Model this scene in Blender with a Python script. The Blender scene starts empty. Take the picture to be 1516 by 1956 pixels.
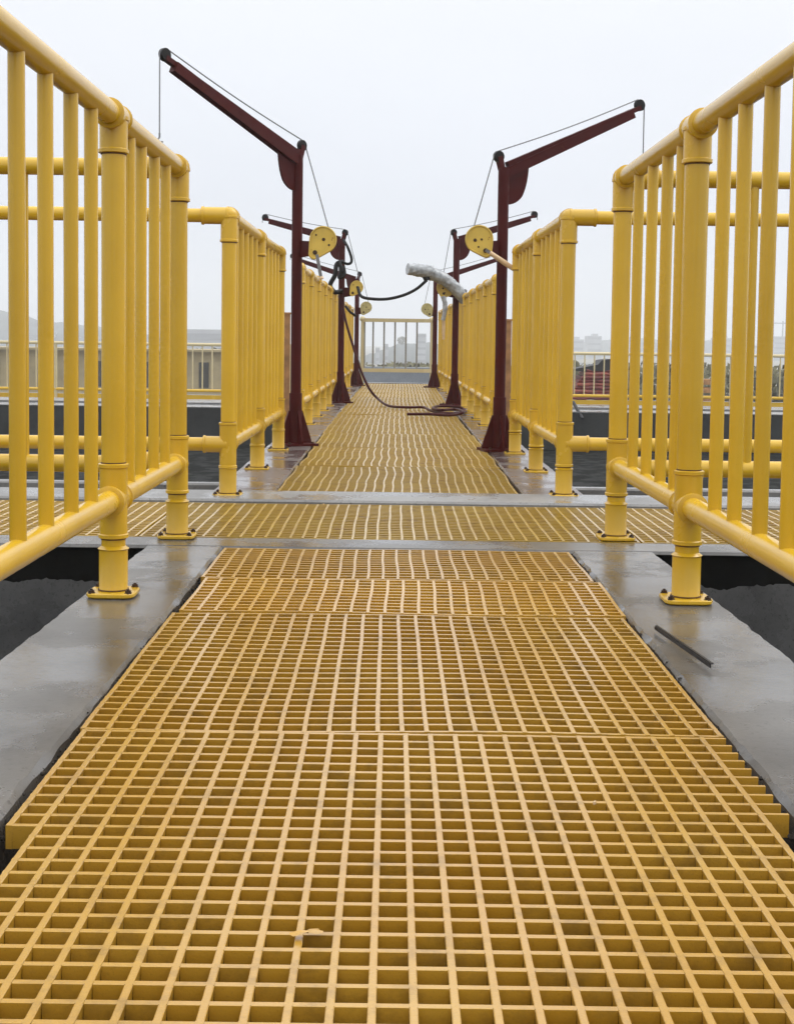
import bpy, bmesh, math, random
from mathutils import Vector, Matrix, noise
random.seed(7)
R = math.radians
C = bpy.context.scene.collection
sc = bpy.context.scene

# ------------------------------------------------------------------ camera
cam_d = bpy.data.cameras.new("camera"); cam = bpy.data.objects.new("camera", cam_d); C.objects.link(cam)
FPX, WPX, HPX = 2650.0, 1516.0, 1956.0
cam_d.sensor_fit = 'AUTO'; cam_d.sensor_width = 36.0
cam_d.lens = FPX * 36.0 / HPX
cam_d.shift_x = 8.2 / HPX
cam_d.shift_y = -161.0 / HPX
cam_d.clip_start = 0.05; cam_d.clip_end = 5000
cam.matrix_world = Matrix.Translation((0, 0, .605)) @ Matrix.Rotation(R(90 - 3.6), 4, 'X') @ Matrix.Rotation(R(.75), 4, 'Z')
sc.camera = cam

# ------------------------------------------------------------------ world: overcast
SUN_EL, SUN_ROT = R(48), R(68)
wd = bpy.data.worlds.new("World"); sc.world = wd; wd.use_nodes = True
nt = wd.node_tree; N = nt.nodes; L = nt.links; N.clear()
out = N.new('ShaderNodeOutputWorld'); bg = N.new('ShaderNodeBackground')
sky = N.new('ShaderNodeTexSky'); sky.sky_type = 'NISHITA'; sky.sun_disc = False
sky.sun_elevation = SUN_EL; sky.sun_rotation = SUN_ROT; sky.dust_density = 4.0
hs = N.new('ShaderNodeHueSaturation'); hs.inputs['Saturation'].default_value = .3
tc = N.new('ShaderNodeTexCoord'); sp = N.new('ShaderNodeSeparateXYZ')
rmp = N.new('ShaderNodeValToRGB')
els = rmp.color_ramp.elements
els[0].position = 0.0; els[0].color = (7.8, 8.2, 9.0, 1)
els[1].position = 1.0; els[1].color = (25.5, 25.8, 26.4, 1)
e = els.new(.10); e.color = (8.65, 9.1, 10.1, 1)
e = els.new(.24); e.color = (10.3, 10.6, 11.2, 1)
nz = N.new('ShaderNodeTexNoise'); nz.inputs['Scale'].default_value = 3.0; nz.inputs['Detail'].default_value = 5
mp = N.new('ShaderNodeMapping'); mp.inputs['Scale'].default_value = (1, 1, 3)
nr = N.new('ShaderNodeMapRange'); nr.inputs['To Min'].default_value = .92; nr.inputs['To Max'].default_value = 1.08
mul = N.new('ShaderNodeMixRGB'); mul.blend_type = 'MULTIPLY'; mul.inputs[0].default_value = 1
mix = N.new('ShaderNodeMixRGB'); mix.inputs[0].default_value = .88
L.new(sky.outputs[0], hs.inputs['Color'])
L.new(tc.outputs['Generated'], sp.inputs[0]); L.new(sp.outputs['Z'], rmp.inputs[0])
L.new(tc.outputs['Generated'], mp.inputs[0]); L.new(mp.outputs[0], nz.inputs['Vector']); L.new(nz.outputs[0], nr.inputs['Value'])
L.new(rmp.outputs[0], mul.inputs[1]); L.new(nr.outputs[0], mul.inputs[2])
L.new(hs.outputs[0], mix.inputs[1]); L.new(mul.outputs[0], mix.inputs[2])
L.new(mix.outputs[0], bg.inputs['Color']); bg.inputs['Strength'].default_value = .1
L.new(bg.outputs[0], out.inputs['Surface'])
sun_d = bpy.data.lights.new("sun", 'SUN'); sun_d.energy = .9; sun_d.angle = R(32); sun_d.color = (1, .96, .9)
sun = bpy.data.objects.new("sun", sun_d); C.objects.link(sun)
# the brighter part of the overcast sky is ahead and to the right
sdir = Vector((math.sin(SUN_ROT) * math.cos(SUN_EL), math.cos(SUN_ROT) * math.cos(SUN_EL), math.sin(SUN_EL)))
sun.rotation_euler = sdir.to_track_quat('Z', 'Y').to_euler(); sun.location = (0, 0, 40)
sc.view_settings.view_transform = 'Standard'; sc.view_settings.look = 'None'
sc.view_settings.exposure = 0; sc.view_settings.gamma = 1
sc.cycles.max_bounces = 8; sc.cycles.volume_bounces = 1

# ------------------------------------------------------------------ materials
def new_mat(name):
    m = bpy.data.materials.new(name); m.use_nodes = True
    n = m.node_tree.nodes; b = n['Principled BSDF']
    return m, n, m.node_tree.links, b
def noise_node(n, l, scale, detail=4, rough=.55, mscale=None, coord='Object'):
    t = n.new('ShaderNodeTexCoord'); z = n.new('ShaderNodeTexNoise')
    z.inputs['Scale'].default_value = scale; z.inputs['Detail'].default_value = detail; z.inputs['Roughness'].default_value = rough
    if mscale:
        mm = n.new('ShaderNodeMapping'); mm.inputs['Scale'].default_value = mscale
        l.new(t.outputs[coord], mm.inputs[0]); l.new(mm.outputs[0], z.inputs['Vector'])
    else: l.new(t.outputs[coord], z.inputs['Vector'])
    return z
def ramp(n, l, src, stops):
    r = n.new('ShaderNodeValToRGB'); el = r.color_ramp.elements
    el[0].position, el[0].color = stops[0][0], (*stops[0][1], 1)
    el[1].position, el[1].color = stops[-1][0], (*stops[-1][1], 1)
    for p, c in stops[1:-1]:
        q = el.new(p); q.color = (*c, 1)
    l.new(src, r.inputs[0]); return r
def g(v): return (v, v, v)
def mix_col(n, l, fac, a, b, blend='MIX'):
    m = n.new('ShaderNodeMixRGB'); m.blend_type = blend
    for i, s in ((0, fac), (1, a), (2, b)):
        if hasattr(s, 'default_value') or hasattr(s, 'is_linked'): l.new(s, m.inputs[i])
        elif isinstance(s, (int, float)): m.inputs[i].default_value = s
        else: m.inputs[i].default_value = (*s, 1)
    return m
def bump(n, l, b, src, strength, dist=.002):
    p = n.new('ShaderNodeBump'); p.inputs['Strength'].default_value = strength; p.inputs['Distance'].default_value = dist
    l.new(src, p.inputs['Height']); l.new(p.outputs[0], b.inputs['Normal'])
def simple(name, col, rough=.5, var=.15, scale=20, metal=0, bmp=.15, spec=.5):
    m, n, l, b = new_mat(name)
    z = noise_node(n, l, scale, 5)
    r = ramp(n, l, z.outputs[0], [(.3, tuple(c * (1 - var) for c in col)), (.7, tuple(min(1, c * (1 + var)) for c in col))])
    l.new(r.outputs[0], b.inputs['Base Color'])
    rr = ramp(n, l, z.outputs[0], [(.3, g(max(.02, rough - .08))), (.7, g(min(1, rough + .08)))]); l.new(rr.outputs[0], b.inputs['Roughness'])
    b.inputs['Metallic'].default_value = metal; b.inputs['Specular IOR Level'].default_value = spec
    if bmp: bump(n, l, b, z.outputs[0], bmp, .002)
    return m
# glossy yellow moulded plastic of the handrails with rain grime
def mk_frp(name, c0, c1, dirt):
    m, n, l, b = new_mat(name)
    z = noise_node(n, l, 3.5, 5); base = ramp(n, l, z.outputs[0], [(.3, c0), (.7, c1)])
    s = noise_node(n, l, 30, 6, .65, (1, 1, .25)); sm = ramp(n, l, s.outputs[0], [(.68, g(0)), (.82, g(.8))])
    d = mix_col(n, l, sm.outputs[0], base.outputs[0], dirt)
    f = noise_node(n, l, 260, 2); sm2 = ramp(n, l, f.outputs[0], [(.74, g(0)), (.82, g(.5))])
    d1 = mix_col(n, l, sm2.outputs[0], d.outputs[0], (.16, .07, .012))
    oi = n.new('ShaderNodeObjectInfo'); vr = n.new('ShaderNodeMapRange'); vr.inputs['To Min'].default_value = .88; vr.inputs['To Max'].default_value = 1.04
    l.new(oi.outputs['Random'], vr.inputs['Value']); d2 = mix_col(n, l, 1.0, d1.outputs[0], vr.outputs[0], 'MULTIPLY')
    b.inputs['Coat Weight'].default_value = .15; b.inputs['Coat Roughness'].default_value = .2
    l.new(d2.outputs[0], b.inputs['Base Color'])
    rr = ramp(n, l, z.outputs[0], [(.3, g(.17)), (.75, g(.32))]); l.new(rr.outputs[0], b.inputs['Roughness'])
    bb = noise_node(n, l, 90, 4); bump(n, l, b, bb.outputs[0], .16, .0012)
    return m
M_RAIL = mk_frp('yellow_handrail_plastic', (.60, .360, .013), (.69, .425, .021), (.48, .27, .013))
M_FIT = mk_frp('yellow_fitting_plastic', (.57, .338, .013), (.66, .402, .021), (.42, .225, .012))
M_PALE = mk_frp('pale_cream_yellow', (.58, .48, .26), (.64, .54, .31), (.45, .37, .2))  # paler, creamier yellow for the end railing and perimeter fences
def mk_grate(name='yellow_grating_resin', c0=(.50, .258, .018), c1=(.57, .328, .036)):
    m, n, l, b = new_mat(name)
    t = n.new('ShaderNodeObjectInfo')
    z = noise_node(n, l, 2.2, 4); base = ramp(n, l, z.outputs[0], [(.32, c0), (.68, c1)])
    s = noise_node(n, l, 14, 7, .7); sm = ramp(n, l, s.outputs[0], [(.50, g(0)), (.70, g(.85))])
    d = mix_col(n, l, sm.outputs[0], base.outputs[0], (.29, .155, .018))
    f = noise_node(n, l, 420, 3); sm2 = ramp(n, l, f.outputs[0], [(.58, g(0)), (.70, g(.35))])
    d2 = mix_col(n, l, sm2.outputs[0], d.outputs[0], (.24, .13, .018))
    vr = n.new('ShaderNodeMapRange'); vr.inputs['To Min'].default_value = .86; vr.inputs['To Max'].default_value = 1.05
    l.new(t.outputs['Random'], vr.inputs['Value'])
    d3 = mix_col(n, l, 1.0, d2.outputs[0], vr.outputs[0], 'MULTIPLY')
    l.new(d3.outputs[0], b.inputs['Base Color'])
    rr = ramp(n, l, s.outputs[0], [(.3, g(.26)), (.7, g(.5))]); l.new(rr.outputs[0], b.inputs['Roughness'])
    b.inputs['Coat Weight'].default_value = .8; b.inputs['Coat Roughness'].default_value = .22; b.inputs['Coat IOR'].default_value = 1.55
    bb = noise_node(n, l, 350, 3); bump(n, l, b, bb.outputs[0], .3, .0012)
    return m
M_PALEGREY = simple('grey_weathered_bar', (.26, .25, .22), .6, .2, 12)
M_GRATE = mk_grate()
M_GRATEF = mk_grate('lemon_grating_resin', (.46, .276, .015), (.52, .335, .032))
def mk_concrete(name, lo, hi, r0, r1, tint=(1, .985, .955), bm=.28, sp=.5):
    m, n, l, b = new_mat(name)
    z = noise_node(n, l, 2.6, 7, .62); base = ramp(n, l, z.outputs[0], [(.3, tuple(lo * t for t in tint)), (.52, tuple((lo * .4 + hi * .6) * t for t in tint)), (.72, tuple(hi * t for t in tint))])
    f = noise_node(n, l, 70, 6, .75); sm = ramp(n, l, f.outputs[0], [(.55, g(0)), (.68, g(.8))])
    d = mix_col(n, l, sm.outputs[0], base.outputs[0], tuple(lo * .5 * t for t in tint))
    k = noise_node(n, l, 5.5, 5, .6); km = ramp(n, l, k.outputs[0], [(.60, g(0)), (.74, g(.35))])
    d2 = mix_col(n, l, km.outputs[0], d.outputs[0], (hi * .95, hi * .80, hi * .74))
    l.new(d2.outputs[0], b.inputs['Base Color'])
    w = noise_node(n, l, 3.0, 7, .62); rr = ramp(n, l, w.outputs[0], [(.45, g(r0)), (.53, g(r1))]); l.new(rr.outputs[0], b.inputs['Roughness'])
    bb = noise_node(n, l, 55, 8, .75); bump(n, l, b, bb.outputs[0], bm, .0035); b.inputs['Specular IOR Level'].default_value = sp
    return m
M_WET = mk_concrete('wet_concrete', .055, .15, .08, .32, (1.02, .97, .90), .16)
M_MUD = mk_concrete('mud_stained_wet_concrete', .07, .15, .12, .34, (1.12, .88, .80), .18)
M_CON = mk_concrete('pale_concrete', .14, .27, .14, .42)
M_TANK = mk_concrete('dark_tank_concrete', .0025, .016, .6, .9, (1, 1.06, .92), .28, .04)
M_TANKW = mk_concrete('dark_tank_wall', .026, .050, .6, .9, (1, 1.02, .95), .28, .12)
M_DARKCON = mk_concrete('near_black_concrete', .003, .009, .6, .9, (1, 1, .85), .28, .1)  # near-black concrete for the beams and the sheet under the gratings
M_EDGE = simple('rubble_joint', (.035, .03, .025), .9, .6, 60, bmp=.8)
def mk_worn(name, col, wear, rough, lo, hi, sc, spec=.4):
    m, n, l, b = new_mat(name)
    z = noise_node(n, l, 7, 5); base = ramp(n, l, z.outputs[0], [(.3, tuple(c * .8 for c in col)), (.7, tuple(c * 1.2 for c in col))])
    w = noise_node(n, l, sc, 7, .7); wm = ramp(n, l, w.outputs[0], [(lo, g(0)), (hi, g(.9))])
    d = mix_col(n, l, wm.outputs[0], base.outputs[0], wear); l.new(d.outputs[0], b.inputs['Base Color'])
    rr = ramp(n, l, w.outputs[0], [(.4, g(rough)), (hi, g(.75))]); l.new(rr.outputs[0], b.inputs['Roughness'])
    b.inputs['Specular IOR Level'].default_value = spec; bump(n, l, b, w.outputs[0], .2, .002); return m
M_CRANE = mk_worn('worn_maroon_enamel', (.056, .0032, .0022), (.085, .026, .012), .34, .63, .70, 16, .18)
M_BLACK = simple('black_rubber', (.007, .006, .006), .5, .3, 30, bmp=.2, spec=.25)
M_HOSE = simple('dark_red_hose', (.045, .0035, .003), .5, .35, 25, bmp=.15, spec=.2)
M_GRIME = simple('brown_grime_line', (.13, .065, .012), .8, .5, 40)
M_STEEL = simple('steel_rope', (.20, .20, .205), .4, .2, 80, metal=.6)
M_BOLT = simple('rusty_bolt', (.06, .035, .02), .5, .5, 90, metal=.5)
M_RUST = simple('rusty_orange_steel', (.36, .19, .08), .7, .35, 14, bmp=.4)
M_WINCH = mk_worn('worn_yellow_enamel', (.60, .42, .075), (.20, .085, .02), .36, .62, .68, 28, .4)
M_WINCHP = simple('hazed_yellow_enamel', (.44, .38, .16), .45, .2, 30, bmp=.15)  # farthest winches: distance haze is mixed into this paler yellow
M_GRIP = simple('beige_grip', (.66, .48, .28), .5, .12, 30)
M_PLASTIC = simple('grey_plastic_film', (.33, .345, .355), .2, .3, 30, bmp=.5)
M_BAR = simple('dark_steel_bar', (.014, .012, .012), .45, .4, 30, metal=.3)
M_TAR = simple('black_cover', (.012, .010, .010), .6, .3, 10)
M_REDA = simple('red_sheet', (.15, .016, .012), .5, .5, 5)
M_REDB = simple('orange_red_sheet', (.26, .055, .03), .5, .5, 5)
M_BEIGE = simple('beige_render', (.36, .29, .16), .8, .2, 1.2)
M_DARKWIN = simple('dark_opening', (.035, .03, .02), .4, .3, 3)
M_BLOCK = simple('hazed_grey_block_wall', (.34, .35, .37), .8, .2, .12, bmp=0)  # wall grey lightened so the colour itself carries distance haze
M_BLOCKD = simple('hazed_window_band', (.23, .24, .26), .4, .2, .3, bmp=0)  # window tone also lifted towards haze by colour
M_HILL = simple('hill_scrub', (.055, .065, .062), .95, .5, .06, bmp=0)
M_GROUND = simple('scrub_ground', (.16, .14, .09), .95, .35, .08, bmp=0)
M_LEAF = simple('olive_leaves', (.11, .10, .04), .7, .45, .9, bmp=0)
M_BLUEW = mk_concrete('blue_grey_wall', .24, .34, .5, .8, (.93, 1, 1.08))

# ------------------------------------------------------------------ mesh builder
ORG = {}
class MB:
    def __init__(s): s.v = []; s.f = []
    def add(s, vs, fs):
        o = len(s.v); s.v += [Vector(v) for v in vs]; s.f += [tuple(i + o for i in f) for f in fs]; return s
    def tube(s, pts, r, n=14, caps=True):
        pts = [Vector(p) for p in pts]; m = len(pts); rs = r if isinstance(r, (list, tuple)) else [r] * m
        t0 = (pts[1] - pts[0]).normalized(); up = Vector((0, 0, 1)) if abs(t0.z) < .9 else Vector((1, 0, 0))
        u = t0.cross(up).normalized(); vs = []; fs = []
        for i, p in enumerate(pts):
            t = (pts[min(i + 1, m - 1)] - pts[max(i - 1, 0)])
            t = t.normalized() if t.length > 1e-9 else t0
            u = (u - t * u.dot(t)).normalized(); w = t.cross(u)
            for k in range(n):
                a = 2 * math.pi * k / n; vs.append(p + (u * math.cos(a) + w * math.sin(a)) * rs[i])
        for i in range(m - 1):
            for k in range(n):
                k2 = (k + 1) % n; fs.append((i * n + k, i * n + k2, (i + 1) * n + k2, (i + 1) * n + k))
        if caps: fs.append(tuple(reversed(range(n)))); fs.append(tuple((m - 1) * n + k for k in range(n)))
        return s.add(vs, fs)
    def cyl(s, a, b, r, n=16): return s.tube([a, b], r, n)
    def sleeve(s, a, b, r, lip=.0028, n=20):
        a = Vector(a); b = Vector(b); d = (b - a).normalized(); ln = (b - a).length; w = min(.009, ln * .3)
        ds = [0, 0.0015, w, w + .002, ln - w - .002, ln - w, ln - .0015, ln]
        rr = [r, r + lip, r + lip, r, r, r + lip, r + lip, r]
        return s.tube([a + d * q for q in ds], rr, n)
    def ball(s, c, r, n=16, mm=9):
        c = Vector(c); vs = []; fs = []
        for i in range(mm + 1):
            th = math.pi * i / mm
            for k in range(n):
                ph = 2 * math.pi * k / n; vs.append(c + Vector((math.sin(th) * math.cos(ph), math.sin(th) * math.sin(ph), math.cos(th))) * r)
        for i in range(mm):
            for k in range(n): fs.append((i * n + k, (i + 1) * n + k, (i + 1) * n + (k + 1) % n, i * n + (k + 1) % n))
        return s.add(vs, fs)
    def box(s, c, size, m=None):
        x, y, z = (q / 2 for q in size); c = Vector(c)
        vs = [Vector(p) for p in ((-x, -y, -z), (x, -y, -z), (x, y, -z), (-x, y, -z), (-x, -y, z), (x, -y, z), (x, y, z), (-x, y, z))]
        if m is not None: vs = [m @ v for v in vs]
        return s.add([v + c for v in vs], [(0, 3, 2, 1), (4, 5, 6, 7), (0, 1, 5, 4), (1, 2, 6, 5), (2, 3, 7, 6), (3, 0, 4, 7)])
    def bar(s, a, b, w, h, up=(0, 0, 1)):
        a = Vector(a); b = Vector(b); d = (b - a).normalized(); n = d.cross(Vector(up)).normalized(); u = n.cross(d)
        vs = []
        for p in (a, b):
            for q in ((-1, -1), (1, -1), (1, 1), (-1, 1)): vs.append(p + n * q[0] * w / 2 + u * q[1] * h / 2)
        return s.add(vs, [(0, 3, 2, 1), (4, 5, 6, 7), (0, 1, 5, 4), (1, 2, 6, 5), (2, 3, 7, 6), (3, 0, 4, 7)])
    def prism(s, poly, ax, ay, o, d, t, bev=0):
        """extrude 2-D poly (in axes ax, ay at o) along d by t, both faces centred"""
        ax, ay, o, d = Vector(ax), Vector(ay), Vector(o), Vector(d).normalized(); n = len(poly)
        cx = sum(p[0] for p in poly) / n; cy = sum(p[1] for p in poly) / n
        rings = []
        if bev:
            k = 1 - bev / max(math.hypot(p[0] - cx, p[1] - cy) for p in poly)
            rings = [(k, -t / 2), (1, -t / 2 + bev), (1, t / 2 - bev), (k, t / 2)]
        else: rings = [(1, -t / 2), (1, t / 2)]
        vs = []; fs = []
        for k, z in rings:
            for p in poly: vs.append(o + ax * (cx + (p[0] - cx) * k) + ay * (cy + (p[1] - cy) * k) + d * z)
        for i in range(len(rings) - 1):
            for j in range(n): fs.append((i * n + j, i * n + (j + 1) % n, (i + 1) * n + (j + 1) % n, (i + 1) * n + j))
        fs.append(tuple(reversed(range(n)))); fs.append(tuple((len(rings) - 1) * n + j for j in range(n)))
        return s.add(vs, fs)
    def build(s, name, mat, parent=None, origin=None, smooth=True, ang=35):
        me = bpy.data.meshes.new(name)
        if origin is None:
            origin = Vector((sum(v.x for v in s.v), sum(v.y for v in s.v), sum(v.z for v in s.v))) / max(1, len(s.v))
        origin = Vector(origin)
        me.from_pydata([v - origin for v in s.v], [], s.f); me.update()
        bm = bmesh.new(); bm.from_mesh(me); bmesh.ops.recalc_face_normals(bm, faces=bm.faces); bm.to_mesh(me); bm.free()
        if smooth: me.shade_smooth(); me.set_sharp_from_angle(angle=R(ang))
        me.materials.append(mat)
        return link(name, me, origin, parent)
def link(name, me, origin, parent=None):
    o = bpy.data.objects.new(name, me); C.objects.link(o)
    if parent: o.parent = parent; o.location = Vector(origin) - ORG[parent]
    else: o.location = origin
    ORG[o] = Vector(origin); return o
def thing(name, loc, label, cat, group=None):
    o = bpy.data.objects.new(name, None); C.objects.link(o); o.location = loc; o.empty_display_size = .1; ORG[o] = Vector(loc)
    o['label'] = label; o['category'] = cat
    if group: o['group'] = group
    return o
def tag(o, label, cat, group=None):
    o['label'] = label; o['category'] = cat
    if group: o['group'] = group
    return o
def struct(o): o['kind'] = 'structure'; return o

# ------------------------------------------------------------------ setting
b = MB(); b.add([(-1500, 31, -6), (1500, 31, -6), (1500, 1500, -6), (-1500, 1500, -6), (-1500, -300, -6), (1500, -300, -6)], [(0, 1, 2, 3), (4, 5, 1, 0)])
struct(b.build('ground', M_GROUND, origin=(0, 0, -6), smooth=False))
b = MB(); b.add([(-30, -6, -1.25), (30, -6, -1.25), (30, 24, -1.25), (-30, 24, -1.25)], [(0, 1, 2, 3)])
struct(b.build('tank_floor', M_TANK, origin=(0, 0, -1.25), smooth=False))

def edge_slab(y0, y1, xi, xo, z0, z1, step, jag, sx, xi2=None, xo2=None):
    """long concrete kerb: inner edge xi, outer edge xo (chipped), top z1"""
    mb = MB(); n = max(2, int(round((y1 - y0) / step))); xi2 = xi if xi2 is None else xi2; xo2 = xo if xo2 is None else xo2
    rows = []
    for i in range(n + 1):
        t = i / n; y = y0 + (y1 - y0) * t; a = xi + (xi2 - xi) * t; c = xo + (xo2 - xo) * t
        ja = jag * (noise.noise((y * 9, sx * 5, 3)) + .6 * noise.noise((y * 31, sx * 9, 8)))
        jc = jag * (noise.noise((y * 7, sx * 3, 1)) + .6 * noise.noise((y * 25, sx * 2, 6)))
        bev = .006 + .004 * noise.noise((y * 15, sx, 0))
        sg = 1 if c > a else -1
        rows.append([(a + sg * ja * .5, y, z0), (a + sg * ja * .5, y, z1 - bev * 1.3), (a + sg * (abs(ja) * .7 + bev), y, z1), (a * .5 + c * .5, y, z1),
                     (c - sg * (abs(jc) + bev), y, z1), (c - sg * jc * .6, y, z1 - bev * 1.3), (c - sg * jc * .6, y, z0)])
    vs = [p for r in rows for p in r]; k = 7; fs = []
    for i in range(n):
        for j in range(k - 1): fs.append((i * k + j, i * k + j + 1, (i + 1) * k + j + 1, (i + 1) * k + j))
    fs.append(tuple(range(k))); fs.append(tuple(n * k + j for j in reversed(range(k))))
    mb.add(vs, fs); return mb
K = [('walkway_kerb', edge_slab(-.4, 4.008, -.489, -.765, -1.25, 0, .03, .008, -1, -.489, -.715)),
     ('walkway_kerb', edge_slab(-.4, 4.008, .531, .815, -1.25, 0, .008, .006, 1, .526, .765)),
     ('walkway_kerb', edge_slab(5.435, 19.62, -.462, -.71, -1.25, .004, .08, .006, -2, -.43, -.69)),
     ('walkway_kerb', edge_slab(5.435, 19.62, .523, .765, -1.25, .004, .08, .006, 2, .54, .75))]
for k_, (nme, mb) in enumerate(K): struct(mb.build(nme, M_WET if k_ < 2 else M_MUD, ang=22, origin=(0, 5, 0)))
# cross walkway: near and far concrete strips on near-black beams
def cross_slab(y0, y1, z0, z1, x0, x1, jag, seed):
    mb = MB(); n = int((x1 - x0) / .04); rows = []
    for i in range(n + 1):
        x = x0 + (x1 - x0) * i / n
        j0 = jag * (noise.noise((x * 8, seed, 0)) + .6 * noise.noise((x * 29, seed, 2))); j1 = jag * noise.noise((x * 8, seed, 5))
        rows.append([(x, y0 + j0, z0), (x, y0 + j0, z1 - .008), (x, y0 + abs(j0) + .007, z1), (x, y1 - abs(j1) - .006, z1), (x, y1 - j1, z1 - .008), (x, y1 - j1, z0)])
    k = 6; fs = []
    for i in range(n):
        for j in range(k - 1): fs.append((i * k + j, i * k + j + 1, (i + 1) * k + j + 1, (i + 1) * k + j))
    fs.append(tuple(range(k))); fs.append(tuple(n * k + j for j in reversed(range(k))))
    mb.add([p for r in rows for p in r], fs); return mb
struct(cross_slab(4.012, 4.186, -.009, .0005, -3.6, 3.6, .003, 1).build('walkway_strip', M_WET, ang=22, origin=(0, 4.1, 0)))
struct(cross_slab(5.118, 5.43, -.05, .010, -3.6, 3.6, .004, 7).build('walkway_strip', M_CON, ang=22, origin=(0, 5.3, 0)))
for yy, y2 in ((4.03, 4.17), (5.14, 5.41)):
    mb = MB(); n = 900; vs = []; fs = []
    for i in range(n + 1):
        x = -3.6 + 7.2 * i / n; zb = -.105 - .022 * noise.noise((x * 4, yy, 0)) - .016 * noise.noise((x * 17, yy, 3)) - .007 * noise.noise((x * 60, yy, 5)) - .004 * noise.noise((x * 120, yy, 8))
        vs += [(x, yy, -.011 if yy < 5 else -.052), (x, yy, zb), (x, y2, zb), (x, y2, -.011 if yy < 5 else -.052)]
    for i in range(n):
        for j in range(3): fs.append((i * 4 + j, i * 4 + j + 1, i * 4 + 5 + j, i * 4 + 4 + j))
    mb.add(vs, fs); struct(mb.build('support_beam', M_DARKCON, origin=(0, yy, -.1), smooth=False))
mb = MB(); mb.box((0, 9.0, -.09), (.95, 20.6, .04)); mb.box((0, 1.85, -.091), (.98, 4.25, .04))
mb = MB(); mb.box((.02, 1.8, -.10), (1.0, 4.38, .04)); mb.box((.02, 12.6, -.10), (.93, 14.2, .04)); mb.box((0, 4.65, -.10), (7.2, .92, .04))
struct(mb.build('under_walkway', M_DARKCON, origin=(0, 5, -.1), smooth=False))
# launder channel walls beyond the cross walkway
for sx in (-1, 1):
    mb = cross_slab(5.80, 5.865, -1.25, -.004, .72, 3.6, .004, 11 + sx)
    if sx < 0: mb.v = [Vector((-v.x, v.y, v.z)) for v in mb.v]
    o = mb.build('channel_wall', M_CON, ang=22, origin=(sx * 2, 5.85, -1.25))
    tag(o, 'low pale concrete channel wall in the tank %s of the main walkway' % ('left' if sx < 0 else 'right'), 'wall', 'channel walls')
# perimeter of the tank
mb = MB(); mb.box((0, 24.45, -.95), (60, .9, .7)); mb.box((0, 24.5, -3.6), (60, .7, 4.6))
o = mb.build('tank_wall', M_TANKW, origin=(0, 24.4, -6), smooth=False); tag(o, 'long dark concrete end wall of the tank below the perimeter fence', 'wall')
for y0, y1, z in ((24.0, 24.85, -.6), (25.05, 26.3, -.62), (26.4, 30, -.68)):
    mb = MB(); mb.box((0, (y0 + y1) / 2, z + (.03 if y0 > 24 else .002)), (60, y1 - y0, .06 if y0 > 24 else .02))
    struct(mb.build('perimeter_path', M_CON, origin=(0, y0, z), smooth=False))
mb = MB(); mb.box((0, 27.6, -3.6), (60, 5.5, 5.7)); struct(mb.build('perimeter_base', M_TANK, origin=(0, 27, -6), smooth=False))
# blue grey parapet seen under the gate rail
mb = MB(); mb.box((.05, 23.2, -.55), (2.6, .25, 1.36)); mb.box((.05, 23.2, .145), (2.7, .3, .03))
o = mb.build('parapet_wall', M_BLUEW, origin=(0, 23.2, -1.25), smooth=False); tag(o, 'blue grey concrete parapet behind the gate at the end of the walkway', 'wall')
mb = MB(); mb.box((.05, 19.68, -.62), (1.3, .24, 1.25)); struct(mb.build('walkway_strip', M_CON, origin=(0, 19.7, -.6), smooth=False))

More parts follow.
